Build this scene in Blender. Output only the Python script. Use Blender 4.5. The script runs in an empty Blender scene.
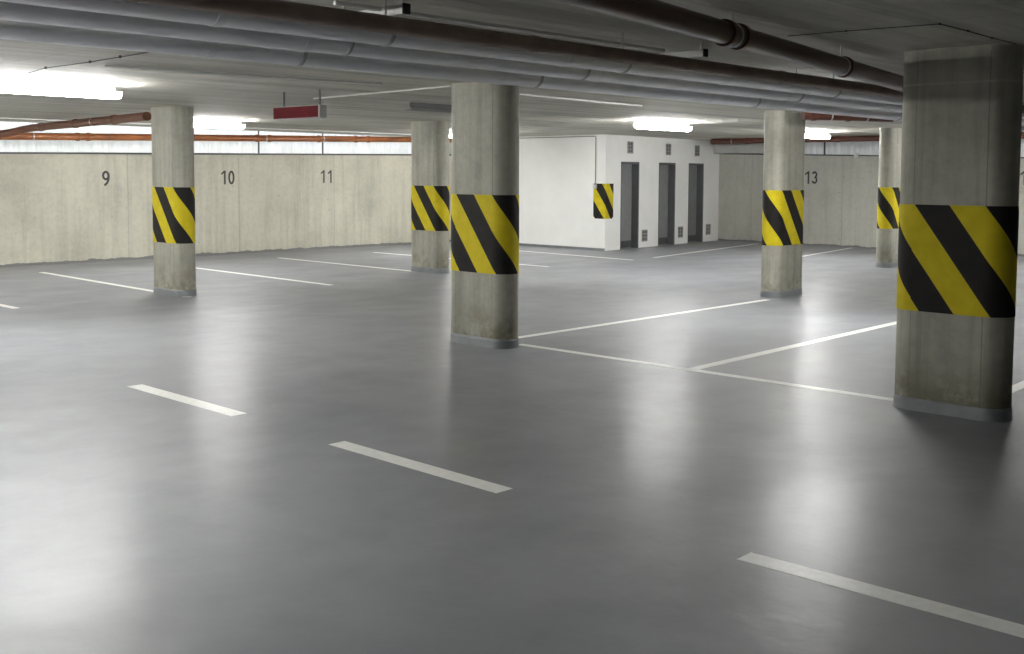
import bpy, bmesh, math, random
from mathutils import Vector, Matrix
random.seed(7)
S = bpy.context.scene
COL = S.collection
PI = math.pi

# ------------------------------------------------------------------ camera
H = 1.65
F_PX, PX0, PY0 = 1098.83, 512.0, 245.675
PITCH, ROLL, YAW = 0.0645969, 0.0054884, 0.7569130
cy, sy = math.cos(YAW), math.sin(YAW)
FW = Vector((cy*math.cos(PITCH), sy*math.cos(PITCH), -math.sin(PITCH)))
RT = Vector((sy, -cy, 0)); UP = RT.cross(FW)
R_ = RT*math.cos(ROLL) + UP*math.sin(ROLL)
U_ = -RT*math.sin(ROLL) + UP*math.cos(ROLL)
cam = bpy.data.cameras.new('camera')
cam.sensor_width = 36.0
cam.lens = F_PX/1024*36
cam.shift_y = -(327.0-PY0)/1024
cam.clip_start = 0.05; cam.clip_end = 200
co = bpy.data.objects.new('camera', cam); COL.objects.link(co)
m = Matrix.Identity(4)
for i, v in enumerate((R_, U_, -FW)):
    for j in range(3): m[j][i] = v[j]
m.translation = (0, 0, H)
co.matrix_world = m
S.camera = co

CEIL = 2.53

# ------------------------------------------------------------------ node helpers
def new_mat(name):
    mt = bpy.data.materials.new(name); mt.use_nodes = True
    nt = mt.node_tree
    for n in list(nt.nodes): nt.nodes.remove(n)
    out = nt.nodes.new('ShaderNodeOutputMaterial')
    b = nt.nodes.new('ShaderNodeBsdfPrincipled')
    nt.links.new(b.outputs[0], out.inputs[0])
    return mt, nt, b
def lk(nt, a, b): nt.links.new(a, b)
def val(nt, op, a, b=None, c=None):
    n = nt.nodes.new('ShaderNodeMath'); n.operation = op
    for i, v in enumerate((a, b, c)):
        if v is None: continue
        if isinstance(v, (int, float)): n.inputs[i].default_value = v
        else: nt.links.new(v, n.inputs[i])
    return n.outputs[0]
def coords(nt, scale=(1, 1, 1), kind='Object'):
    t = nt.nodes.new('ShaderNodeTexCoord'); mp = nt.nodes.new('ShaderNodeMapping')
    mp.inputs['Scale'].default_value = scale
    lk(nt, t.outputs[kind], mp.inputs[0]); return mp.outputs[0]
def geo_pos(nt, scale=(1, 1, 1)):
    t = nt.nodes.new('ShaderNodeNewGeometry'); mp = nt.nodes.new('ShaderNodeMapping')
    mp.inputs['Scale'].default_value = scale
    lk(nt, t.outputs['Position'], mp.inputs[0]); return mp.outputs[0]
def noise(nt, vec, scale, detail=4, rough=.55):
    n = nt.nodes.new('ShaderNodeTexNoise')
    n.inputs['Scale'].default_value = scale; n.inputs['Detail'].default_value = detail
    n.inputs['Roughness'].default_value = rough
    lk(nt, vec, n.inputs['Vector']); return n.outputs['Fac']
def ramp(nt, fac, stops):
    n = nt.nodes.new('ShaderNodeValToRGB')
    e = n.color_ramp.elements
    while len(e) > len(stops): e.remove(e[-1])
    while len(e) < len(stops): e.new(1)
    for el, (p, c) in zip(e, stops):
        el.position = p; el.color = (c, c, c, 1) if isinstance(c, (int, float)) else (*c, 1)
    lk(nt, fac, n.inputs[0]); return n.outputs[0]
def mix(nt, fac, a, b, mode='MIX'):
    n = nt.nodes.new('ShaderNodeMix'); n.data_type = 'RGBA'; n.blend_type = mode
    for i, v in ((0, fac), (6, a), (7, b)):
        if isinstance(v, (int, float)): n.inputs[i].default_value = v if i == 0 else (v, v, v, 1)
        elif isinstance(v, tuple): n.inputs[i].default_value = (*v, 1)
        else: nt.links.new(v, n.inputs[i])
    return n.outputs[2]
def bump(nt, h, strength, dist, b):
    n = nt.nodes.new('ShaderNodeBump'); n.inputs['Strength'].default_value = strength
    n.inputs['Distance'].default_value = dist
    lk(nt, h, n.inputs['Height']); lk(nt, n.outputs[0], b.inputs['Normal'])
def sep(nt, vec):
    n = nt.nodes.new('ShaderNodeSeparateXYZ'); lk(nt, vec, n.inputs[0]); return n.outputs
def line_mask(nt, c, period, offset, half):
    # 1 within half of a line at offset + k*period
    t = val(nt, 'FRACT', val(nt, 'DIVIDE', val(nt, 'SUBTRACT', c, offset-period/2), period))
    d = val(nt, 'MULTIPLY', val(nt, 'ABSOLUTE', val(nt, 'SUBTRACT', t, .5)), period)
    return val(nt, 'LESS_THAN', d, half)

def plain(name, col, rough=.6, metal=0.0, var=.12, scale=6, spec=.5):
    mt, nt, b = new_mat(name)
    n = noise(nt, geo_pos(nt), scale, 5)
    lo = tuple(c*(1-var) for c in col); hi = tuple(min(1, c*(1+var)) for c in col)
    lk(nt, ramp(nt, n, [(.3, lo), (.7, hi)]), b.inputs['Base Color'])
    b.inputs['Roughness'].default_value = rough; b.inputs['Metallic'].default_value = metal
    b.inputs['Specular IOR Level'].default_value = spec
    return mt

def concrete(name, col, axis='x', joint=None, streak=1.0, base_grey=False, form=None, rough=.75):
    mt, nt, b = new_mat(name)
    p = geo_pos(nt)
    big = noise(nt, p, .9, 5, .6)
    fine = noise(nt, p, 14, 6, .65)
    st = noise(nt, geo_pos(nt, (5, 5, .25)), 1.6, 5, .6)
    c = ramp(nt, big, [(.28, tuple(x*.80 for x in col)), (.5, col), (.75, tuple(min(1, x*1.12) for x in col))])
    c = mix(nt, .5*streak, c, ramp(nt, st, [(.3, .55), (.52, 1.0), (.75, 1.08)]), 'MULTIPLY')
    c = mix(nt, .35, c, ramp(nt, fine, [(.3, .7), (.55, 1.0), (.8, 1.1)]), 'MULTIPLY')
    # little blow holes
    v = nt.nodes.new('ShaderNodeTexVoronoi'); v.inputs['Scale'].default_value = 3.1
    lk(nt, p, v.inputs['Vector'])
    c = mix(nt, val(nt, 'MULTIPLY', val(nt, 'LESS_THAN', v.outputs['Distance'], .055), .4), c, tuple(x*.35 for x in col))
    xyz = sep(nt, p)
    if joint:
        per, off = joint
        w = line_mask(nt, xyz[0 if axis == 'x' else 1], per, off, .012)
        c = mix(nt, val(nt, 'MULTIPLY', w, .30), c, tuple(x*.4 for x in col))
    if form:
        for ax, per, off, half, k in form:
            c = mix(nt, val(nt, 'MULTIPLY', line_mask(nt, xyz[ax], per, off, half), k), c, tuple(x*.45 for x in col))
    if base_grey:
        wob = noise(nt, p, 2.6, 6, .7)
        lim = val(nt, 'ADD', val(nt, 'MULTIPLY', wob, .13), -.02)
        c = mix(nt, val(nt, 'LESS_THAN', xyz[2], lim), c, (.20, .20, .195))
    lk(nt, c, b.inputs['Base Color'])
    b.inputs['Roughness'].default_value = rough
    bump(nt, fine, .25, .01, b)
    return mt

def ceiling_mat(name, col, form):
    mt, nt, b = new_mat(name)
    p = geo_pos(nt)
    big = noise(nt, p, .8, 5, .6); fine = noise(nt, p, 18, 5, .6)
    board = noise(nt, geo_pos(nt, (.16, 3.2, 1)), 1.3, 6, .62)
    c = ramp(nt, big, [(.28, tuple(x*.82 for x in col)), (.5, col), (.75, tuple(x*1.1 for x in col))])
    c = mix(nt, .8, c, ramp(nt, board, [(.3, .5), (.5, 1.0), (.7, 1.2)]), 'MULTIPLY')
    c = mix(nt, .35, c, ramp(nt, fine, [(.3, .75), (.55, 1.0), (.8, 1.1)]), 'MULTIPLY')
    xyz = sep(nt, p)
    for ax, per, off, half, k in form:
        c = mix(nt, val(nt, 'MULTIPLY', line_mask(nt, xyz[ax], per, off, half), k), c, tuple(x*.45 for x in col))
    lk(nt, c, b.inputs['Base Color']); b.inputs['Roughness'].default_value = .75
    bump(nt, board, .8, .03, b)
    return mt

def floor_mat():
    mt, nt, b = new_mat('polyurethane_floor')
    p = geo_pos(nt)
    big = noise(nt, p, .55, 6, .62)
    mid = noise(nt, p, 2.2, 5, .6)
    sc = noise(nt, geo_pos(nt, (1.0, 2.0, 1)), .9, 5, .55)
    c = ramp(nt, big, [(.25, (.203, .210, .232)), (.5, (.240, .246, .266)), (.75, (.278, .283, .30))])
    c = mix(nt, .35, c, ramp(nt, mid, [(.3, .8), (.6, 1.05)]), 'MULTIPLY')
    lk(nt, c, b.inputs['Base Color'])
    r = val(nt, 'ADD', val(nt, 'MULTIPLY', sc, .3), .38)
    lk(nt, r, b.inputs['Roughness'])
    b.inputs['Specular IOR Level'].default_value = .5
    b.inputs['Coat Weight'].default_value = .21
    b.inputs['Coat Roughness'].default_value = .25
    h = noise(nt, geo_pos(nt, (1, 1, 1)), 4.2, 3, .5)
    bump(nt, h, .30, .02, b)
    bp = next(n for n in nt.nodes if n.type == 'BUMP'); lk(nt, bp.outputs[0], b.inputs['Coat Normal'])
    return mt

def stripe_mat():
    mt, nt, b = new_mat('hazard_stripes')
    uv = nt.nodes.new('ShaderNodeUVMap'); uv.uv_map = 'wrap'
    s = sep(nt, uv.outputs[0])
    t = val(nt, 'FRACT', val(nt, 'DIVIDE', val(nt, 'ADD', s[0], val(nt, 'MULTIPLY', val(nt, 'SUBTRACT', s[1], 1.455), .72)), .487))
    blk = val(nt, 'LESS_THAN', t, .5)
    n = noise(nt, geo_pos(nt), 9, 5)
    ye = ramp(nt, n, [(.3, (.58, .47, .012)), (.7, (.70, .57, .02))])
    bl = ramp(nt, n, [(.3, (.012, .011, .011)), (.7, (.02, .018, .017))])
    lk(nt, mix(nt, blk, ye, bl), b.inputs['Base Color'])
    b.inputs['Roughness'].default_value = .65
    b.inputs['Specular IOR Level'].default_value = .2
    return mt

def column_mat(pour_k):
    mt, nt, b = new_mat('column_concrete')
    col = (.40, .39, .325)
    p = geo_pos(nt)
    big = noise(nt, p, 1.6, 6, .62); fine = noise(nt, p, 16, 6, .65)
    st = noise(nt, geo_pos(nt, (6, 6, .3)), 1.7, 5, .6)
    c = ramp(nt, big, [(.28, tuple(x*.72 for x in col)), (.5, col), (.75, tuple(x*1.2 for x in col))])
    c = mix(nt, .6, c, ramp(nt, st, [(.3, .6), (.52, 1.0), (.75, 1.1)]), 'MULTIPLY')
    c = mix(nt, .4, c, ramp(nt, fine, [(.3, .7), (.55, 1.0), (.8, 1.1)]), 'MULTIPLY')
    uv = nt.nodes.new('ShaderNodeUVMap'); uv.uv_map = 'wrap'
    s = sep(nt, uv.outputs[0])
    seam = val(nt, 'LESS_THAN', val(nt, 'ABSOLUTE', s[0]), .0045)
    seam2 = val(nt, 'LESS_THAN', val(nt, 'ABSOLUTE', val(nt, 'ADD', s[0], .5)), .0045)
    c = mix(nt, val(nt, 'MULTIPLY', val(nt, 'ADD', seam, seam2), .45), c, (.09, .085, .07))
    z = s[1]
    # damp, mossy stains low down and a lime line at the last pour
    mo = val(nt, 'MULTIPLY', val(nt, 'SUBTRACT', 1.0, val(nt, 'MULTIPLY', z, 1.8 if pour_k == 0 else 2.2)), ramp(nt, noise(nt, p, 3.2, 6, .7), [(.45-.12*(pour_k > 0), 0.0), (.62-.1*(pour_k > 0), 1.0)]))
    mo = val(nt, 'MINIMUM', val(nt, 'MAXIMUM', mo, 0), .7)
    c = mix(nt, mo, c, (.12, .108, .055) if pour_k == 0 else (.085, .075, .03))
    pour = val(nt, 'LESS_THAN', val(nt, 'ABSOLUTE', val(nt, 'SUBTRACT', z, 2.29)), .007)
    c = mix(nt, val(nt, 'MULTIPLY', pour, pour_k), c, (.6, .58, .5))
    lk(nt, c, b.inputs['Base Color'])
    b.inputs['Roughness'].default_value = .7
    bump(nt, fine, .25, .008, b)
    return mt

M = {}
M['floor'] = floor_mat()
M['wall'] = concrete('wall_concrete', (.56, .54, .445), 'x', (2.42, 10.12), .75, True)
M['wall_b'] = concrete('back_wall_concrete', (.54, .53, .475), 'y', (2.42, 12.05), .4, True)
M['wall_far'] = concrete('plain_wall_concrete', (.33, .32, .28), 'x', (2.5, 0), .8, True)
M['ceil'] = ceiling_mat('ceiling_concrete', (.50, .487, .42), [(1, .62, .2, .006, .5), (0, 2.5, 1.2, .006, .5)])
M['white'] = plain('white_paint', (.93, .93, .905), .55, 0, .03, 2)
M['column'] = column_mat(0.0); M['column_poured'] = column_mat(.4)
M['stripe'] = stripe_mat()
M['coving'] = plain('grey_coving_paint', (.21, .225, .235), .5, 0, .15)
M['line'] = plain('white_line_paint', (.86, .86, .83), .5, 0, .06, 20, .5)
lb = next(n for n in M['line'].node_tree.nodes if n.type == 'BSDF_PRINCIPLED')
lb.inputs['Coat Weight'].default_value = .21; lb.inputs['Coat Roughness'].default_value = .25
M['pipe'] = plain('grey_pipe_jacket', (.90, .90, .92), .34, .5, .05, 4)
M['seam'] = plain('jacket_seam', (.86, .86, .88), .34, .5, .05)
M['brown'] = plain('brown_pvc', (.085, .032, .022), .3, 0, .15, 6, .4)
M['darkbrown'] = plain('dull_brown_pvc', (.26, .19, .15), .45, 0, .2)
M['orange'] = plain('orange_pvc', (.30, .10, .03), .4, 0, .25, 3)
M['rust'] = plain('rust_brown_pvc', (.115, .040, .026), .45, 0, .2)
M['branch'] = plain('branch_brown_pvc', (.17, .072, .042), .45, 0, .2)
M['steel'] = plain('galvanised_steel', (.52, .52, .52), .4, .8, .1)
M['black'] = plain('black_rubber', (.015, .015, .015), .6, 0, .2)
M['dark'] = plain('dark_grey_paint', (.07, .072, .075), .5, 0, .1)
M['door'] = plain('grey_door_paint', (.22, .225, .228), .4, 0, .08)
M['doorframe'] = plain('dark_door_frame_paint', (.115, .118, .124), .4, 0, .08)
M['number'] = plain('dark_stencil_paint', (.055, .052, .05), .7, 0, .2, 25)
M['conduit'] = plain('pale_conduit', (.72, .72, .69), .45, 0, .05)
M['house'] = plain('lamp_housing_grey', (.34, .34, .33), .5, 0, .05)
M['unlit'] = plain('unlit_diffuser', (.17, .17, .168), .35, 0, .05)
M['block'] = plain('light_grey_render', (.55, .55, .53), .7, 0, .08, 5)
M['red'] = plain('dark_red_panel', (.10, .012, .015), .8, 0, .15, 20, .1)
M['grille'] = plain('grille_grey', (.30, .30, .29), .5, 0, .1)
M['sheet'] = plain('corrugated_sheet', (.72, .73, .75), .45, .0, .08, 3)
M['cable'] = plain('dark_cable', (.03, .028, .025), .6, 0, .1)
mt, nt, b = new_mat('lit_diffuser')
b.inputs['Base Color'].default_value = (.9, .9, .88, 1)
b.inputs['Emission Color'].default_value = (1.0, 1.0, .985, 1)
b.inputs['Emission Strength'].default_value = 102
M['lit'] = mt

# ------------------------------------------------------------------ mesh helpers
def box(bm, x0, x1, y0, y1, z0, z1, mat4=None):
    vs = [bm.verts.new(Vector((x, y, z))) for z in (z0, z1) for (x, y) in ((x0, y0), (x1, y0), (x1, y1), (x0, y1))]
    if mat4 is not None:
        for v in vs: v.co = mat4 @ v.co
    for f in ((3, 2, 1, 0), (4, 5, 6, 7), (0, 1, 5, 4), (1, 2, 6, 5), (2, 3, 7, 6), (3, 0, 4, 7)):
        bm.faces.new([vs[i] for i in f])
    return vs
def bbox(bm, x0, x1, y0, y1, z0, z1, bev=.004, seg=2, mat4=None):
    t = bmesh.new(); box(t, x0, x1, y0, y1, z0, z1)
    bmesh.ops.bevel(t, geom=list(t.edges), offset=bev, segments=seg, affect='EDGES', profile=.5)
    join(bm, t, mat4)
def join(bm, t, mat4=None):
    mp = {}
    for v in t.verts: mp[v] = bm.verts.new(mat4 @ v.co if mat4 is not None else v.co)
    for f in t.faces:
        try: bm.faces.new([mp[v] for v in f.verts])
        except ValueError: pass
    t.free()
def tube(bm, pts, r, n=20, cap=True):
    pts = [Vector(p) for p in pts]; rings = []
    for i, p in enumerate(pts):
        a = pts[max(i-1, 0)]; c = pts[min(i+1, len(pts)-1)]
        d = (c-a).normalized()
        ref = Vector((0, 0, 1)) if abs(d.z) < .9 else Vector((1, 0, 0))
        e1 = d.cross(ref).normalized(); e2 = d.cross(e1)
        rr = r[i] if isinstance(r, (list, tuple)) else r
        rings.append([bm.verts.new(p + e1*rr*math.cos(2*PI*k/n) + e2*rr*math.sin(2*PI*k/n)) for k in range(n)])
    for A, B in zip(rings, rings[1:]):
        for k in range(n): bm.faces.new((A[k], A[(k+1) % n], B[(k+1) % n], B[k]))
    if cap:
        bm.faces.new(rings[0][::-1]); bm.faces.new(rings[-1])
def obj(name, bm, mat, parent=None, smooth=False, angle=None):
    bmesh.ops.recalc_face_normals(bm, faces=list(bm.faces))
    me = bpy.data.meshes.new(name); bm.to_mesh(me); bm.free()
    me.materials.append(mat)
    if smooth:
        for p in me.polygons: p.use_smooth = True
        if angle: me.set_sharp_from_angle(angle=math.radians(angle))
    o = bpy.data.objects.new(name, me); COL.objects.link(o)
    if parent is not None: o.parent = parent
    return o
def tag(o, label, cat, group=None):
    o['label'] = label; o['category'] = cat
    if group: o['group'] = group
    return o
def empty(name, loc, label, cat, group=None, rz=0):
    o = bpy.data.objects.new(name, None); COL.objects.link(o)
    o.empty_display_size = .1
    o.location = loc; o.rotation_euler = (0, 0, rz)
    return tag(o, label, cat, group)
def struct(name, bm, mat, parent=None, **k):
    o = obj(name, bm, mat, parent, **k)
    if parent is None: o['kind'] = 'structure'
    return o
def copy_thing(root, loc, label, rz=None):
    c = root.copy(); COL.objects.link(c); c.location = loc
    if rz is not None: c.rotation_euler = (0, 0, rz)
    c['label'] = label
    for ch in list(root.children):
        d = ch.copy(); COL.objects.link(d); d.parent = c
        for g in ch.children:
            e = g.copy(); COL.objects.link(e); e.parent = d
    return c
def BM(): return bmesh.new()

# ------------------------------------------------------------------ setting
XB, YB = -7.0, -7.0           # behind and right of the camera
YL, XR = 19.55, 24.0          # the two concrete walls
def top_left(x): return 1.89 + .0133*x
def top_back(y): return 2.228 - .0207*(15.5-y)

bm = BM(); box(bm, XB-.2, 25.2, YB-.2, 20.9, -.25, 0); struct('floor', bm, M['floor'])
bm = BM(); box(bm, XB-.2, XR+.2, YB-.2, YL+.2, CEIL, CEIL+.3); struct('ceiling', bm, M['ceil'])

def sloped_wall(name, p0, p1, t, z0, z1, mat):
    # vertical wall between two plan points with its own top height at each end
    bm = BM()
    d = (Vector(p1)-Vector(p0)).normalized(); n = Vector((-d.y, d.x))*t
    a0, a1 = Vector(p0), Vector(p1); b0, b1 = a0+n, a1+n
    lo = [bm.verts.new((p.x, p.y, 0)) for p in (a0, a1, b1, b0)]
    hi = [bm.verts.new((p.x, p.y, z)) for p, z in ((a0, z0), (a1, z1), (b1, z1), (b0, z0))]
    bm.faces.new(lo[::-1]); bm.faces.new(hi)
    for i in range(4): bm.faces.new((lo[i], lo[(i+1) % 4], hi[(i+1) % 4], hi[i]))
    return struct(name, bm, mat)
sloped_wall('wall_left', (XB, YL), (18.75, YL), .2, top_left(XB), top_left(18.75), M['wall'])
sloped_wall('wall_back', (XR, 15.9), (XR, YB), -.2 if False else .2, top_back(15.9), top_back(YB), M['wall_b'])
bm = BM(); box(bm, XB-.2, XB, YB-.2, YL+.2, 0, CEIL); struct('wall_front', bm, M['wall_far'])
bm = BM(); box(bm, XB, XR+.2, YB-.2, YB, 0, CEIL); struct('wall_right', bm, M['wall_far'])

# dark strip standing in for the shadow gap along each wall top
def strip(name, p0, p1, z0, z1, w, h, out, mat, k):
    bm = BM()
    d = (Vector((*p1, z1))-Vector((*p0, z0)))
    L = d.length; d.normalize()
    side = Vector((d.y, -d.x, 0)).normalized()*out
    upv = Vector((0, 0, 1))
    for s in ():
        pass
    c = []
    for t in (0, L):
        b0 = Vector((*p0, z0)) + d*t
        for (a, bb) in ((-.0, 0), (w, 0), (w, h), (-.0, h)):
            c.append(bm.verts.new(b0 + side*a + upv*bb))
    for f in ((0, 1, 2, 3), (7, 6, 5, 4), (0, 4, 5, 1), (1, 5, 6, 2), (2, 6, 7, 3), (3, 7, 4, 0)):
        bm.faces.new([c[i] for i in f])
    return struct(name, bm, mat)
strip('shadow_trim_1', (XB, YL), (18.7, YL), top_left(XB)-.035, top_left(18.7)-.035, .02, .035, 1, M['dark'], 0)
strip('shadow_trim_2', (XR, 15.3), (XR, YB), top_back(15.3)-.03, top_back(YB)-.03, .02, .03, 1, M['dark'], 0)

# light wells behind the two openings: corrugated sheet on the far side
def corrugated(name, p0, p1, z0, z1, pitch, amp, mat):
    bm = BM(); p0 = Vector(p0); p1 = Vector(p1); d = (p1-p0); L = d.length; d.normalize(); n = Vector((-d.y, d.x))
    prev = None; k = 0; t = 0.0
    prof = ((0, 0), (.3, 0), (.5, 1), (.8, 1))
    while t < L:
        for fx, fy in prof:
            tt = t+fx*pitch
            if tt > L: break
            q = p0+d*tt+n*(fy*amp)
            a, c = bm.verts.new((q.x, q.y, z0)), bm.verts.new((q.x, q.y, z1))
            if prev: bm.faces.new((prev[0], a, c, prev[1]))
            prev = (a, c)
        t += pitch
    o = struct(name, bm, mat)
    md = o.modifiers.new('thick', 'SOLIDIFY'); md.thickness = .004
    return o
WELL = 3.0
corrugated('wall_lightwell_left', (XB-.2, 20.45), (19.0, 20.45), 1.2, WELL, .20, -.035, M['sheet'])
corrugated('wall_lightwell_back', (24.75, 16.2), (24.75, YB-.2), 1.2, 4.6, .16, -.03, M['sheet'])
# slim mullions standing in the left opening
def mullions(name, spots):
    bm = BM()
    for x, w in spots: bbox(bm, x-w/2, x+w/2, YL+.02, YL+.06, top_left(x)-.01, CEIL, .003)
    return struct(name, bm, M['dark'])
mullions('window_1', [(13.05, .022), (14.69, .018), (6.4, .015), (3.9, .015), (1.4, .015)])
bm = BM()
for y in (12.55, 10.1, 7.6, 5.1): bbox(bm, XR+.02, XR+.06, y-.015, y+.015, top_back(y)-.01, CEIL, .003)
struct('window_2', bm, M['dark'])
# downstand concrete block over the back wall beside the white rooms
bm = BM(); bbox(bm, 23.62, XR+.2, 13.55, 15.36, 2.205, CEIL, .01)
struct('trim_3', bm, M['block'])

# white service rooms: side wall facing the bays, front wall with three recessed doors
A0 = Vector((18.75, 14.93)); A1 = Vector((24.0, 15.43))
dirf = (A1-A0).normalized(); LEN = (A1-A0).length
FM = Matrix(((dirf.x, -dirf.y, 0, A0.x), (dirf.y, dirf.x, 0, A0.y), (0, 0, 1, 0), (0, 0, 0, 1)))
DOORS = [(.617, 1.402), (2.265, 3.053), (3.686, 4.466)]
DZ = 1.95
bm = BM()
# corner pier as a prism so that the side wall stays flush
pp = [(18.75, 14.93), tuple((FM @ Vector((DOORS[0][0], 0, 0)))[:2]), tuple((FM @ Vector((DOORS[0][0], .25, 0)))[:2]), (19.0, 15.2), (19.0, 19.75), (18.75, 19.75)]
lo = [bm.verts.new((*p, 0)) for p in pp]; hi = [bm.verts.new((*p, CEIL)) for p in pp]
bm.faces.new(lo[::-1]); bm.faces.new(hi)
for i in range(6): bm.faces.new((lo[i], lo[(i+1) % 6], hi[(i+1) % 6], hi[i]))
cur = None
for a, c in DOORS:
    if cur is not None: box(bm, cur, a, 0, .25, 0, CEIL, FM)
    box(bm, a, c, 0, .25, DZ, CEIL, FM); cur = c
box(bm, cur, LEN, 0, .25, 0, CEIL, FM)
struct('wall_inner', bm, M['white'])
bm = BM(); bbox(bm, 18.733, 18.75, 14.93, YL, 0, .055, .003); struct('baseboard_inner', bm, M['coving'])
for i, (a, c) in enumerate(DOORS):
    bm = BM()
    fw = .045
    for (x0, x1, z0, z1) in ((a, a+fw, 0, DZ), (c-fw, c, 0, DZ), (a+fw, c-fw, DZ-fw, DZ)):
        bbox(bm, x0, x1, .004, .25, z0, z1, .003, 1, FM)
    d = struct('door_%d' % (i+1), bm, M['doorframe'])
    bm = BM(); bbox(bm, a+fw, c-fw, .17, .25, 0, DZ-fw, .004, 1, FM); lf = obj('door_leaf', bm, M['door'], d)
    bm = BM(); bbox(bm, a+fw+.01, c-fw-.01, .163, .171, .02, .17, .002, 1, FM); obj('kick_plate', bm, M['dark'], lf)
    bm = BM(); tube(bm, [FM @ Vector(v) for v in ((a+.12, .172, 1.02), (a+.12, .12, 1.02))], .011, 12)
    tube(bm, [FM @ Vector(v) for v in ((a+.115, .12, 1.02), (a+.23, .12, 1.02))], .009, 12)
    obj('door_handle', bm, M['dark'], lf, True, 40)

# ------------------------------------------------------------------ ventilation grilles
VW, VH = .225, .265
vents = [(.985, 2.268, 'dark ventilation block above the first dark door, nearest the white corner'),
         (2.677, 2.26, 'dark ventilation block above the middle dark door in the white wall'),
         (4.076, 2.26, 'dark ventilation block above the last dark door, nearest the concrete back wall'),
         (1.647, .271, 'dark low ventilation block just past the first dark door, near the floor'),
         (3.31, .288, 'dark low ventilation block just past the middle dark door, near the floor'),
         (4.72, .304, 'dark low ventilation block just past the last dark door, near the floor')]
v0 = empty('ventilation_grille', (0, 0, 0), vents[0][2], 'vent', 'ventilation blocks in the white wall')
bm = BM()
bw = .03
for x in (-VW/2, -bw/2, VW/2-bw): bbox(bm, x, x+bw, -.02, .0, -VH/2, VH/2, .003, 1)
for k in range(4):
    z = -VH/2 + k*(VH-bw)/3
    bbox(bm, -VW/2+.002, VW/2-.002, -.018, .0, z, z+bw, .003, 1)
obj('frame', bm, M['grille'], v0)
bm = BM(); bbox(bm, -VW/2+.01, VW/2-.01, -.006, 0, -VH/2+.01, VH/2-.01, .001, 1); obj('mesh_screen', bm, M['dark'], v0)
angf = math.atan2(dirf.y, dirf.x)
for i, (x, z, lab) in enumerate(vents):
    p = FM @ Vector((x, 0, z))
    if i == 0: v0.location = p; v0.rotation_euler = (0, 0, angf)
    else: copy_thing(v0, p, lab)

# ------------------------------------------------------------------ columns
RR, LF = .15, .5
def peri(s, off=0.0):
    P = 2*LF+2*PI*RR
    s = (s+LF) % P - LF
    r = RR+off
    if s <= 0: return (-r, -LF/2-s)
    if s < PI*RR:
        t = s/RR; return (-r*math.cos(t), -LF/2-r*math.sin(t))
    if s < PI*RR+LF: return (r, -LF/2+(s-PI*RR))
    t = (s-PI*RR-LF)/RR
    return (r*math.cos(t), LF/2+r*math.sin(t))
SS = [-LF+LF*k/6 for k in range(6)] + [PI*RR*k/20 for k in range(20)] + [PI*RR+LF*k/6 for k in range(6)] + [PI*RR+LF+PI*RR*k/20 for k in range(20)]
PER = 2*LF+2*PI*RR
def shell(zs, offs, closed, phase=0.0):
    # perimeter shell with uv 'wrap' = (arc length, height)
    bm = BM(); uvl = bm.loops.layers.uv.new('wrap')
    rows = []
    for z, o in zip(zs, offs): rows.append([bm.verts.new((*peri(s, o), z)) for s in SS])
    n = len(SS)
    for ri in range(len(rows)-1):
        for k in range(n):
            k2 = (k+1) % n
            f = bm.faces.new((rows[ri][k], rows[ri][k2], rows[ri+1][k2], rows[ri+1][k]))
            s0 = SS[k]; s1 = SS[k2] if k2 else SS[0]+PER
            for lp, (s, z) in zip(f.loops, ((s0, zs[ri]), (s1, zs[ri]), (s1, zs[ri+1]), (s0, zs[ri+1]))):
                lp[uvl].uv = (s-phase, z)
    if closed:
        bm.faces.new(rows[0]); bm.faces.new(rows[-1])
    return bm
def make_column(loc, along_x, phase, label, mat='column'):
    c = empty('concrete_column', loc, label, 'column', 'concrete parking columns', PI/2 if along_x else 0)
    obj('shaft', shell([0, .4, 1.0, 1.6, 2.1, CEIL], [0]*6, True), M[mat], c, True, 40)
    o = obj('hazard_band', shell([.708, .7085, 1.4565, 1.457], [.0005, .004, .004, .0005], False, phase), M['stripe'], c, True, 40)
    o['label'] = 'yellow and black diagonal striped band'
    obj('base_coving', shell([0, .012, .06, .085, .088], [.010, .008, .006, .005, 0], False), M['coving'], c, True, 60)
    return c
make_column((7.566, 7.515, 0), False, 0, 'grey concrete column in the middle of the picture, where two white bay lines start')
make_column((7.692, 3.002, 0), False, 0, 'big dark concrete column in the right foreground, nearest of all columns', 'column_poured')
make_column((7.684, 13.578, 0), False, .01, 'grey concrete column standing before the wall between painted numbers 9 and 10')
make_column((12.509, 13.715, 0), False, -.005, 'shaded concrete column just left of and behind the central column, under an unlit lamp')
make_column((13.598, 7.698, 0), True, -.07, 'concrete column beside the painted number 13, bay line ending at its foot')
make_column((19.45, 8.78, 0), True, -.10, 'farthest slim concrete column half hidden behind the dark foreground column')

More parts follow.
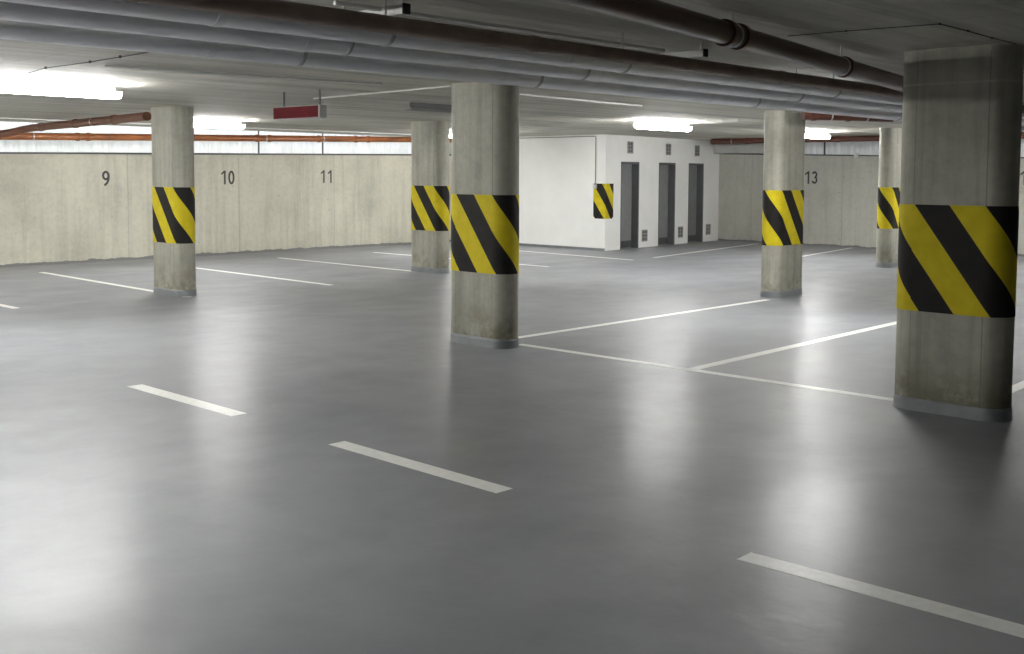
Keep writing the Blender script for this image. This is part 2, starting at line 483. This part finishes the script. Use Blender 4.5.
# striped marking wrapped round the corner of the white rooms
hz = empty('hazard_marking', (18.75, 14.93, 0), 'small black and yellow striped marking wrapped round the corner of the white rooms', 'marking')
bm = BM(); uvl = bm.loops.layers.uv.new('wrap')
z0, z1 = .70, 1.465
path = [(-.004, .33, -.33), (-.004, -.004, 0.0), (dirf.x*.316, dirf.y*.316-.004, .316)]
def quad(ps, uvs):
    f = bm.faces.new([bm.verts.new(p) for p in ps])
    for lp, uv in zip(f.loops, uvs): lp[uvl].uv = uv
cc = .04
for i in range(2):
    (xa, ya, sa), (xb, yb, sb) = path[i], path[i+1]
    k = 6
    for j in range(k):
        t0, t1 = j/k, (j+1)/k
        s_0, s_1 = sa+(sb-sa)*t0, sa+(sb-sa)*t1
        def zl(s):   # rounded lower corners
            e = min(s+.33, .316-s); return z0 + (cc-math.sqrt(max(0, cc*cc-(cc-e)**2)) if e < cc else 0)
        pa = (xa+(xb-xa)*t0, ya+(yb-ya)*t0); pb = (xa+(xb-xa)*t1, ya+(yb-ya)*t1)
        quad([(*pa, zl(s_0)), (*pb, zl(s_1)), (*pb, z1), (*pa, z1)],
             [(s_0-.15, zl(s_0)), (s_1-.15, zl(s_1)), (s_1-.15, z1), (s_0-.15, z1)])
bmesh.ops.remove_doubles(bm, verts=list(bm.verts), dist=1e-5)
o = obj('striped_sheet', bm, M['stripe'], hz)
md = o.modifiers.new('thick', 'SOLIDIFY'); md.thickness = .003; md.offset = -1

# ------------------------------------------------------------------ floor lines
def floor_line(name, p0, p1, w, label, group, end_dir=None):
    p0, p1 = Vector(p0), Vector(p1); d = (p1-p0).normalized(); n = Vector((-d.y, d.x))*w/2
    bm = BM()
    c = [(p0+n), (p1+n), (p1-n), (p0-n)]
    lo = [bm.verts.new((q.x, q.y, 0.0)) for q in c]; hi = [bm.verts.new((q.x, q.y, .0012)) for q in c]
    bm.faces.new(lo[::-1]); bm.faces.new(hi)
    for i in range(4): bm.faces.new((lo[i], lo[(i+1) % 4], hi[(i+1) % 4], hi[i]))
    return tag(obj(name, bm, M['line']), label, 'line', group)
G1, G2 = 'dashed marks along the aisle', 'painted bay lines'
floor_line('aisle_dash', (4.13, 7.925), (4.12, 6.45), .125, 'white aisle dash farthest from the camera, its end lost in a lamp reflection', G1)
floor_line('aisle_dash', (4.105, 5.35), (4.083, 3.90), .122, 'middle one of the three white aisle dashes, in front of the central column', G1)
floor_line('aisle_dash', (4.103, 2.478), (4.125, 1.02), .12, 'white aisle dash nearest the camera, running out at the lower right corner', G1)
floor_line('bay_line', (7.78, 7.24), (7.80, 3.42), .095, 'white line along the bay fronts from central column to dark foreground column', G2)
floor_line('bay_line', (7.84, 7.55), (12.98, 7.55), .095, 'white bay line from the central column to the column beside number 13', G2)
floor_line('bay_line', (7.80, 5.262), (12.9, 5.33), .105, 'white bay line branching off the front line, running behind the dark foreground column', G2)
floor_line('bay_line', (7.86, 2.95), (12.9, 3.12), .10, 'short bit of white bay line showing beyond the right edge of the dark foreground column', G2)
floor_line('bay_line', (17.98, 13.05), (23.6, 14.04), .10, 'white bay line in front of the dark doors, ending near the back wall', G2)
floor_line('bay_line', (18.6, 10.85), (23.9, 11.72), .10, 'white bay line below the painted number 13 at the back wall', G2)
floor_line('bay_line', (5.50, 18.0), (5.50, 13.45), .10, 'white bay line cut by the left picture edge, left of the number 9 bay', G2)
floor_line('bay_line', (7.80, 18.05), (7.62, 13.1), .10, 'white bay line running from below number 9 to the column before the wall', G2)
floor_line('bay_line', (10.10, 18.03), (9.955, 13.08), .10, 'white bay line below number 10, starting behind the left column', G2)
floor_line('bay_line', (12.456, 18.05), (12.39, 13.9), .10, 'white bay line below number 11, ending at the shaded column', G2)
floor_line('bay_line', (14.795, 17.98), (14.77, 13.05), .10, 'white bay line passing behind the shaded and central columns', G2)
floor_line('bay_line', (17.55, 18.0), (17.15, 12.95), .10, 'white bay line running along the side of the white rooms', G2)

# ------------------------------------------------------------------ wall numbers
def digit_mesh(ch, h):
    if ch == '1':
        bm = BM(); st = .15*h
        pts = [(.06*h, -h/2), (.06*h+st, -h/2), (.06*h+st, h/2), (.085*h, h/2), (-.16*h, .30*h), (-.16*h, .17*h), (.06*h, .31*h)]
        a = [bm.verts.new((x, y, 0)) for x, y in pts]; c = [bm.verts.new((x, y, .001)) for x, y in pts]
        bm.faces.new(a[::-1]); bm.faces.new(c)
        for i in range(len(a)): bm.faces.new((a[i], a[(i+1) % len(a)], c[(i+1) % len(a)], c[i]))
        me = bpy.data.meshes.new('digit'); bm.to_mesh(me); bm.free()
    else:
        def arc(cx, cy_, rx, ry, a0, a1, n=16): return [(cx+rx*math.cos(math.radians(a0+(a1-a0)*k/n)), cy_+ry*math.sin(math.radians(a0+(a1-a0)*k/n))) for k in range(n+1)]
        w = .15; q = .5-w/2; m = .26-w/2
        strokes = {'0': [arc(0, 0, m, q, 90, 450, 36)],
                   '9': [arc(0, q-.235, m, .235, 90, 450, 30), arc(m-.40, .10, .40, .54, 18, -76, 14)],
                   '3': [arc(-.02, q-.21, m-.02, .21, 160, -90, 18), arc(-.02, -q+.23, m, .23, 90, -160, 18)],
                   '5': [[(m-.02, q), (-m+.04, q), (-m+.01, .03)], arc(-.02, -q+.255, m+.0, .255, 140, -150, 20)]}[ch]
        bm = BM()
        for st in strokes:
            L = []; R2 = []
            for k, p in enumerate(st):
                a = Vector(st[max(k-1, 0)]); c = Vector(st[min(k+1, len(st)-1)])
                if (Vector(st[0])-Vector(st[-1])).length < 1e-6 and k in (0, len(st)-1): a, c = Vector(st[-2]), Vector(st[1])
                d = (c-a).normalized(); n2 = Vector((-d.y, d.x))*w/2; p = Vector(p)
                L.append((p+n2)*h); R2.append((p-n2)*h)
            row = [[bm.verts.new((l.x, l.y, z)) for z in (0, .001)]+[bm.verts.new((r.x, r.y, z)) for z in (.001, 0)] for l, r in zip(L, R2)]
            for A, B in zip(row, row[1:]):
                for k in range(4): bm.faces.new((A[k], A[(k+1) % 4], B[(k+1) % 4], B[k]))
            bm.faces.new(row[0]); bm.faces.new(row[-1][::-1])
        me = bpy.data.meshes.new('digit'); bmesh.ops.recalc_face_normals(bm, faces=list(bm.faces)); bm.to_mesh(me); bm.free()
    me.materials.clear(); me.materials.append(M['number'])
    return me
def number(text, loc, rz, h, label):
    root = empty('painted_number', loc, label, 'number', 'painted bay numbers', rz)
    adv = .68*h
    for k, ch in enumerate(text):
        o = bpy.data.objects.new('digit', digit_mesh(ch, h)); COL.objects.link(o); o.parent = root
        o.location = ((k-(len(text)-1)/2)*adv, 0, 0); o.rotation_euler = (PI/2, 0, 0)
    return root
yN = YL+.0004
number('9', (9.69, yN, 1.535), 0, .29, 'dark stencilled number 9 on the left concrete wall')
number('10', (12.27, yN, 1.56), 0, .28, 'dark stencilled number 10 on the left concrete wall')
number('11', (14.745, yN, 1.585), 0, .28, 'dark stencilled number 11 on the left concrete wall')
number('13', (XR+.0004, 12.87, 1.62), -PI/2, .30, 'dark stencilled number 13 on the concrete back wall')
number('15', (XR+.0004, 7.93, 1.64), -PI/2, .30, 'dark stencilled number at the right picture edge past the foreground column')

# ------------------------------------------------------------------ ceiling lamps
def lamp_parts(root, L, diff, w=.15, drop=.125, cap=None):
    bm = BM(); bbox(bm, -L/2+.06, L/2-.06, -w/2+.02, w/2-.02, -.045, .026, .008, 2); obj('housing', bm, M['house'] if cap else M['dark'], root)
    # rounded trough diffuser
    bm = BM(); n = 14; prof = []
    for k in range(n+1):
        t = PI*k/n; prof.append((w/2*math.cos(t), -.045-(drop-.045)*math.sin(t)**.8))
    xs = [(-L/2+.03, .96), (-L/2+.035, 1), (L/2-.035, 1), (L/2-.03, .96)]
    rows = [[bm.verts.new((x, y*s, -.045+(z+.045)*s)) for y, z in prof] for x, s in xs]
    for A, B in zip(rows, rows[1:]):
        for k in range(n): bm.faces.new((A[k], A[k+1], B[k+1], B[k]))
        bm.faces.new((A[0], B[0], B[-1], A[-1]))
    bm.faces.new(rows[0]); bm.faces.new(rows[-1][::-1])
    obj('diffuser', bm, diff, root, True, 50)
    for sgn in (-1, 1):
        bm = BM(); n2 = 14
        pr2 = [(w/2*1.03*math.cos(PI*k/n2), -.043-(drop-.043)*1.03*math.sin(PI*k/n2)**.8) for k in range(n2+1)]
        xa, xb = sgn*(L/2-.032), sgn*L/2
        r1 = [bm.verts.new((xa, y, z)) for y, z in pr2]; r2 = [bm.verts.new((xb, y*.9, -.043+(z+.043)*.85)) for y, z in pr2]
        for k in range(n2): bm.faces.new((r1[k], r1[k+1], r2[k+1], r2[k]))
        bm.faces.new((r1[0], r2[0], r2[-1], r1[-1])); bm.faces.new(r1); bm.faces.new(r2[::-1])
        obj('end_cap', bm, cap or M['grille'], root, True, 50)
GL = 'lit ceiling tube lamps'
lamp = empty('ceiling_lamp', (4.66, 10.55, CEIL-.03), 'large lit tube lamp at the left picture edge, nearest and brightest', 'lamp', GL)
lamp_parts(lamp, 1.45, M['lit'], .125, .115, M['lit'])
copy_thing(lamp, (9.66, 16.05, CEIL-.03), 'lit tube lamp just right of the column before the wall, above number 10')
copy_thing(lamp, (14.75, 10.55, CEIL-.03), 'lit tube lamp in front of the white rooms with the dark doors')
copy_thing(lamp, (19.6, 10.55, CEIL-.03), 'small lit tube lamp showing right of the column beside number 13')
copy_thing(lamp, (15.75, 16.2, CEIL-.03), 'lit tube lamp glimpsed in the gap between the central and the shaded column')
copy_thing(lamp, (11.3, 5.95, CEIL-.03), 'lit tube lamp hidden above the grey pipes behind the central column')
copy_thing(lamp, (4.6, 16.05, CEIL-.03), 'added unseen fill lamp beyond the left picture edge near the wall')  # lamp added out of view to light the left wall
copy_thing(lamp, (-.5, 10.55, CEIL-.03), 'added unseen fill lamp beyond the left picture edge in the nearer lamp row')  # added out of view for more light on foreground floor and column
copy_thing(lamp, (-.5, 16.05, CEIL-.03), 'added unseen fill lamp far beyond the left picture edge near the wall')  # added out of view, lifts the brightness along the left wall
copy_thing(lamp, (0.9, 6.0, CEIL-.03), 'added unseen fill lamp beyond the left picture edge just past the grey pipes')  # added out of view to brighten the near floor and pipe undersides
copy_thing(lamp, (-5.0, 10.55, CEIL-.03), 'added unseen fill lamp behind the camera to the left')  # added out of view as side light for the foreground
copy_thing(lamp, (20.3, 6.3, CEIL-.03), 'added unseen fill lamp beyond the right picture edge')  # added out of view to brighten the back wall
un = empty('ceiling_lamp', (9.45, 9.95, CEIL-.05), 'unlit grey tube lamp on the ceiling above the shaded column', 'lamp')
lamp_parts(un, 1.5, M['unlit'], .10, .075)

# ------------------------------------------------------------------ pipes under the ceiling
def clamp_ring(bm, c, d, r, w):
    d = Vector(d).normalized(); c = Vector(c)
    tube(bm, [c-d*w/2, c-d*w/2+d*.004, c+d*w/2-d*.004, c+d*w/2], [r-.004, r, r, r-.004], 24)
def straight_pipe(name, p0, p1, r, mat, label, cat='pipe', group=None, seams=(), seam_w=.05, seam_r=.006, seam_mat=None, seam_name='joint_band', hang=(), n=28):
    p0, p1 = Vector(p0), Vector(p1); d = (p1-p0)
    root = empty(name, p0, label, cat, group)
    bm = BM(); tube(bm, [(0, 0, 0), d], r, n); obj('pipe_body', bm, mat, root, True, 50)
    for t in seams:
        bm = BM(); clamp_ring(bm, d*t, d, r+seam_r, seam_w); obj(seam_name, bm, seam_mat or mat, root, True, 40)
    for t in hang:
        c = d*t
        bm = BM(); clamp_ring(bm, c, d, r+.006, .025)
        tube(bm, [c+Vector((0, 0, r)), Vector((c.x, c.y, CEIL-p0.z))], .005, 8)
        obj('hanger', bm, M['steel'], root, True, 40)
    return root
GP = 'grey pipes side by side under the ceiling'
X0, X1 = XB+.1, 23.9
def frac(xs): return [(x-X0)/(X1-X0) for x in xs]
straight_pipe('grey_pipe', (X0, 4.22, 2.353), (X1, 4.22, 2.353), .071, M['pipe'], 'nearest grey pipe of the three, tight beside the thinner brown pipe', 'pipe', GP,
              frac([2.6, 4.9, 6.6, 9.2]), .05, .003, M['seam'], 'joint_band', frac([1.4, 3.55, 5.45, 8.2, 11, 14, 17, 20]))
straight_pipe('drain_pipe', (X0, 4.0, 2.348), (X1, 4.0, 2.348), .042, M['darkbrown'], 'dark brown pipe running tight along the near side of the grey pipes', 'pipe', None,
              frac([2.1, 4.4, 7.0, 9.9]), .05, .004, M['darkbrown'], 'socket', frac([-3.0, 13.0, 18.0]))
straight_pipe('grey_pipe', (X0, 4.55, 2.332), (X1, 4.55, 2.332), .074, M['pipe'], 'middle grey pipe of the three running under the ceiling', 'pipe', GP,
              frac([3.3, 5.6, 8.0]), .05, .003, M['seam'], 'joint_band', frac([1.4, 3.55, 5.45, 8.2, 11, 14, 17, 20]))
straight_pipe('grey_pipe', (X0, 4.95, 2.300), (X1, 4.95, 2.300), .071, M['pipe'], 'farthest and lowest grey pipe of the three running under the ceiling', 'pipe', GP,
              frac([3.0, 5.1, 7.5]), .05, .003, M['seam'], 'joint_band', frac([1.4, 3.55, 5.45, 8.2, 11, 14, 17, 20]))
# support rails over the grey pipes
def rail(x, y, label):
    r0 = empty('support_rail', (x, y, 2.458), label, 'rail', 'support rails over the grey pipes')
    bm = BM(); bbox(bm, -.021, .021, .006, 1.05, -.026, .021, .004, 2); obj('channel', bm, M['conduit'], r0)
    bm = BM(); bbox(bm, -.024, .024, -.006, .008, -.026, .026, .003, 1); obj('end_cap', bm, M['black'], r0)
    for y in (.03, 1.0):
        bm = BM(); tube(bm, [(0, y, .0), (0, y, CEIL-2.458)], .006, 8)
        obj('hanger_rod', bm, M['steel'], r0, True, 40)
rail(3.60, 4.12, 'short pale support rail with black end above the pipes at the top edge')
rail(6.19, 4.10, 'short pale support rail with black end over the pipes left of the brown pipe joint')
rail(9.05, 4.28, 'short pale support rail end over the pipes close to the dark foreground column')
# dark brown drain
D0 = Vector((5.0, 3.20, 2.40)); D1 = Vector((8.40, 3.765, 2.385)); dd = (D1-D0)/ (D1.x-D0.x)
Q0 = D0-dd*(D0.x+2.0); Q1 = D0+dd*(23.5-D0.x); Q1.z = max(Q1.z, 2.3)
dl = Q1.x-Q0.x
straight_pipe('drain_pipe', Q0, Q1, .060, M['brown'], 'dark brown drain pipe nearest the camera, crossing the top edge to the foreground column', 'pipe', None,
              [(x-Q0.x)/dl for x in (5.02, 5.20, 7.02, 9.4)], .055, .012, M['brown'], 'socket', [(x-Q0.x)/dl for x in (2.9, 5.11, 6.95, 9.0)])
# thin pale conduit on top of the nearest pipe
def thin(name, pts, r, mat, label, cat='conduit', clips=(), clipr=.012):
    p0 = Vector(pts[0]); root = empty(name, p0, label, cat)
    bm = BM(); tube(bm, [Vector(p)-p0 for p in pts], r, 10); obj('tube', bm, mat, root, True, 50)
    for c in clips:
        bm = BM(); c = Vector(c)-p0; bbox(bm, c.x-clipr, c.x+clipr, c.y-clipr, c.y+clipr, c.z-clipr, CEIL-p0.z, .003, 1); obj('clip', bm, mat, root)
    return root
zc = CEIL-.012
thin('ceiling_conduit', [(3.3, 4.30, 2.47), (6.0, 4.30, 2.47)], .012, M['conduit'], 'thin pale conduit just above the nearest grey pipe at the top')
thin('ceiling_conduit', [(4.3, 8.66, zc), (6.95, 8.33, zc)], .011, M['conduit'], 'thin pale conduit on the ceiling between the bright left lamp and the red box',
     clips=[(4.6, 8.62, zc), (5.6, 8.50, zc), (6.5, 8.39, zc)])
thin('ceiling_conduit', [(8.0, 8.12, zc), (11.2, 8.35, zc)], .011, M['conduit'], 'thin pale conduit on the ceiling right of the central column',
     clips=[(8.9, 8.185, zc), (10.0, 8.264, zc)])
thin('ceiling_conduit', [(7.75, 10.5, zc), (7.52, 7.95, zc)], .009, M['conduit'], 'thin conduit on the ceiling from the red box to the central column')
thin('ceiling_cable', [(4.15, 9.78, zc), (4.05, 9.2, zc), (4.064, 8.43, zc), (4.04, 7.89, zc), (4.02, 7.4, zc), (4.1, 6.9, zc)], .004, M['cable'], 'thin dark cable clipped to the ceiling above the bright left lamp', 'cable',
     clips=[(4.05, 9.2, zc), (4.064, 8.43, zc), (4.04, 7.89, zc)], clipr=.009)
zk = CEIL-.006
kp = [(6.225, 3.516, zk), (6.238, 3.135, zk), (6.303, 2.592, zk), (6.712, 2.590, zk), (7.145, 2.606, zk), (7.56, 2.60, zk)]
thin('ceiling_cable', kp, .0028, M['cable'], 'thin dark cable on the dark ceiling above the foreground column', 'cable', clips=kp[1:5], clipr=.006)

# brown pipe under the ceiling behind the column beside number 13
straight_pipe('drain_pipe', (12.9, 7.05, 2.43), (14.2, 6.45, 2.43), .055, M['brown'], 'short rust brown pipe under the ceiling just right of the column beside number 13', 'pipe', None, [.12, .5], .05, .01, M['brown'], 'socket', [.3, .7])
# rust brown pipe along the back wall
straight_pipe('drain_pipe', (22.4, 14.62, 2.462), (22.4, 6.5, 2.462), .062, M['rust'], 'rust brown pipe under the ceiling along the concrete back wall', 'pipe', None, [.006, .12, .4, .7], .07, .01, M['rust'], 'socket', [.07, .3, .6])

# orange pipe in front of the left opening
OX0, OX1 = -3.0, 18.6
def oz(x): return 2.283+.0205*(x-9.05)
ol = OX1-OX0
straight_pipe('drain_pipe', (OX0, 19.2, oz(OX0)), (OX1, 19.2, oz(OX1)), .064, M['orange'], 'long orange brown pipe running along the top of the left wall', 'pipe', None,
              [(x-OX0)/ol for x in (9.0, 9.2, 12.75, 13.05, 14.3, 15.3, 15.65)], .06, .012, M['orange'], 'socket', [(x-OX0)/ol for x in (8.2, 11.0, 12.95, 14.4, 16.9)])
# slanting branch that meets it
bp = [(7.52, 13.95, 2.415), (7.60, 14.8, 2.41), (7.98, 18.55, 2.395), (7.93, 18.85, 2.375), (7.75, 19.10, 2.31), (7.45, 19.2, 2.26)]
p0 = Vector(bp[0]); br = empty('branch_pipe', p0, 'brown branch pipe slanting from the left column to the orange pipe', 'pipe')
bm = BM(); tube(bm, [Vector(p)-p0 for p in bp], .062, 24); obj('pipe_body', bm, M['branch'], br, True, 50)
for t in (.08, .5, .93):
    c = Vector(bp[1]).lerp(Vector(bp[2]), t)-p0; d = Vector(bp[2])-Vector(bp[1])
    bm = BM(); clamp_ring(bm, c, d, .073, .07); obj('socket', bm, M['branch'], br, True, 40)
c = Vector(bp[1]).lerp(Vector(bp[2]), .3)-p0
bm = BM(); clamp_ring(bm, c, Vector(bp[2])-Vector(bp[1]), .068, .025); tube(bm, [c+Vector((0, 0, .06)), Vector((c.x, c.y, CEIL-p0.z))], .005, 8); obj('hanger', bm, M['steel'], br, True, 40)
thin('ceiling_conduit', [(5.0, 18.3, zc), (18.7, 18.3, zc)], .012, M['conduit'], 'pale conduit on the ceiling parallel to the orange pipe')
thin('wall_conduit', [(18.735, 19.3, CEIL-.035), (18.735, 15.22, CEIL-.035)], .011, M['grille'], 'thin conduit along the top of the white side wall')

# pull switch conduit down the white corner
sw = empty('wall_switch', (18.735, 15.20, 1.40), 'thin conduit dropping to a small white switch by the white corner', 'switch')
bm = BM(); tube(bm, [(0, 0, .03), (0, 0, CEIL-1.44)], .010, 10); obj('conduit', bm, M['grille'], sw, True, 50)
bm = BM(); bbox(bm, -.045, .012, -.04, .04, -.045, .045, .008, 2); obj('switch_box', bm, M['conduit'], sw)
bm = BM(); bbox(bm, -.055, -.045, -.015, .015, -.025, .025, .003, 2); obj('rocker', bm, M['conduit'], sw)

# small fitting on the back wall
ft = empty('wall_fitting', (XR-.02, 11.72, 2.13), 'tiny round white fitting under the top edge of the back wall', 'fitting')
bm = BM(); tube(bm, [(.0, 0, 0), (-.03, 0, 0), (-.05, 0, 0)], [.05, .05, .03], 18); obj('dome', bm, M['conduit'], ft, True, 40)
bm = BM(); tube(bm, [(.02, 0, 0), (.0, 0, 0)], .06, 18); obj('base_plate', bm, M['house'], ft, True, 40)

# red sign box hanging under the ceiling
rb = empty('sign_box', (6.98, 9.36, 2.232), 'red faced oblong box with grey end hanging under the ceiling', 'sign')
bm = BM(); bbox(bm, 0, .10, 0, .83, 0, .135, .008, 2); obj('housing', bm, M['house'], rb)
bm = BM(); bbox(bm, -.006, .002, .02, .825, .008, .127, .003, 1); o = obj('face_panel', bm, M['red'], rb); o['label'] = 'dark red front panel'
for y in (.06, .70):
    bm = BM(); tube(bm, [(.05, y, .13), (.05, y, CEIL-2.232)], .010, 10)
    obj('hanger', bm, M['dark'], rb, True, 40)
bm = BM(); tube(bm, [(.05, .03, 0), (.05, .03, -.012), (.05, .03, -.02)], [.022, .022, .012], 14); obj('indicator', bm, M['conduit'], rb, True, 40)

# ------------------------------------------------------------------ daylight
w = bpy.data.worlds.new('overcast_sky'); S.world = w; w.use_nodes = True
bg = w.node_tree.nodes['Background']
bg.inputs['Color'].default_value = (.92, .97, 1.0, 1); bg.inputs['Strength'].default_value = 2.6
def portal(name, loc, sx, sy_):
    l = bpy.data.lights.new(name, 'AREA'); l.shape = 'RECTANGLE'; l.size = sx; l.size_y = sy_
    l.cycles.is_portal = True
    o = bpy.data.objects.new(name, l); COL.objects.link(o); o.location = loc
portal('daylight_portal_left', (5.9, 20.1, WELL), 26, .7)
portal('daylight_portal_back', (24.47, 4.4, 4.6), .55, 23)
# closing sides of the wells
bm = BM(); box(bm, XB-.3, XB-.2, 19.75, 20.5, 0, WELL); box(bm, 19.0, 19.1, 19.75, 20.5, 0, WELL)
box(bm, XB-.2, 19.0, 19.55, 19.75, CEIL+.3, WELL); struct('wall_lightwell_ends', bm, M['wall_far'])
bm = BM(); box(bm, 24.2, 24.8, 16.1, 16.2, 0, 4.6); box(bm, 24.2, 24.8, YB-.3, YB-.2, 0, 4.6)
box(bm, 24.0, 24.2, YB-.2, 16.1, CEIL+.3, 4.6); struct('wall_lightwell_sides', bm, M['wall_far'])

# ------------------------------------------------------------------ view
S.view_settings.view_transform = 'Standard'; S.view_settings.look = 'None'
S.view_settings.gamma = 1.0; S.view_settings.use_curve_mapping = False
S.view_settings.exposure = 0.6
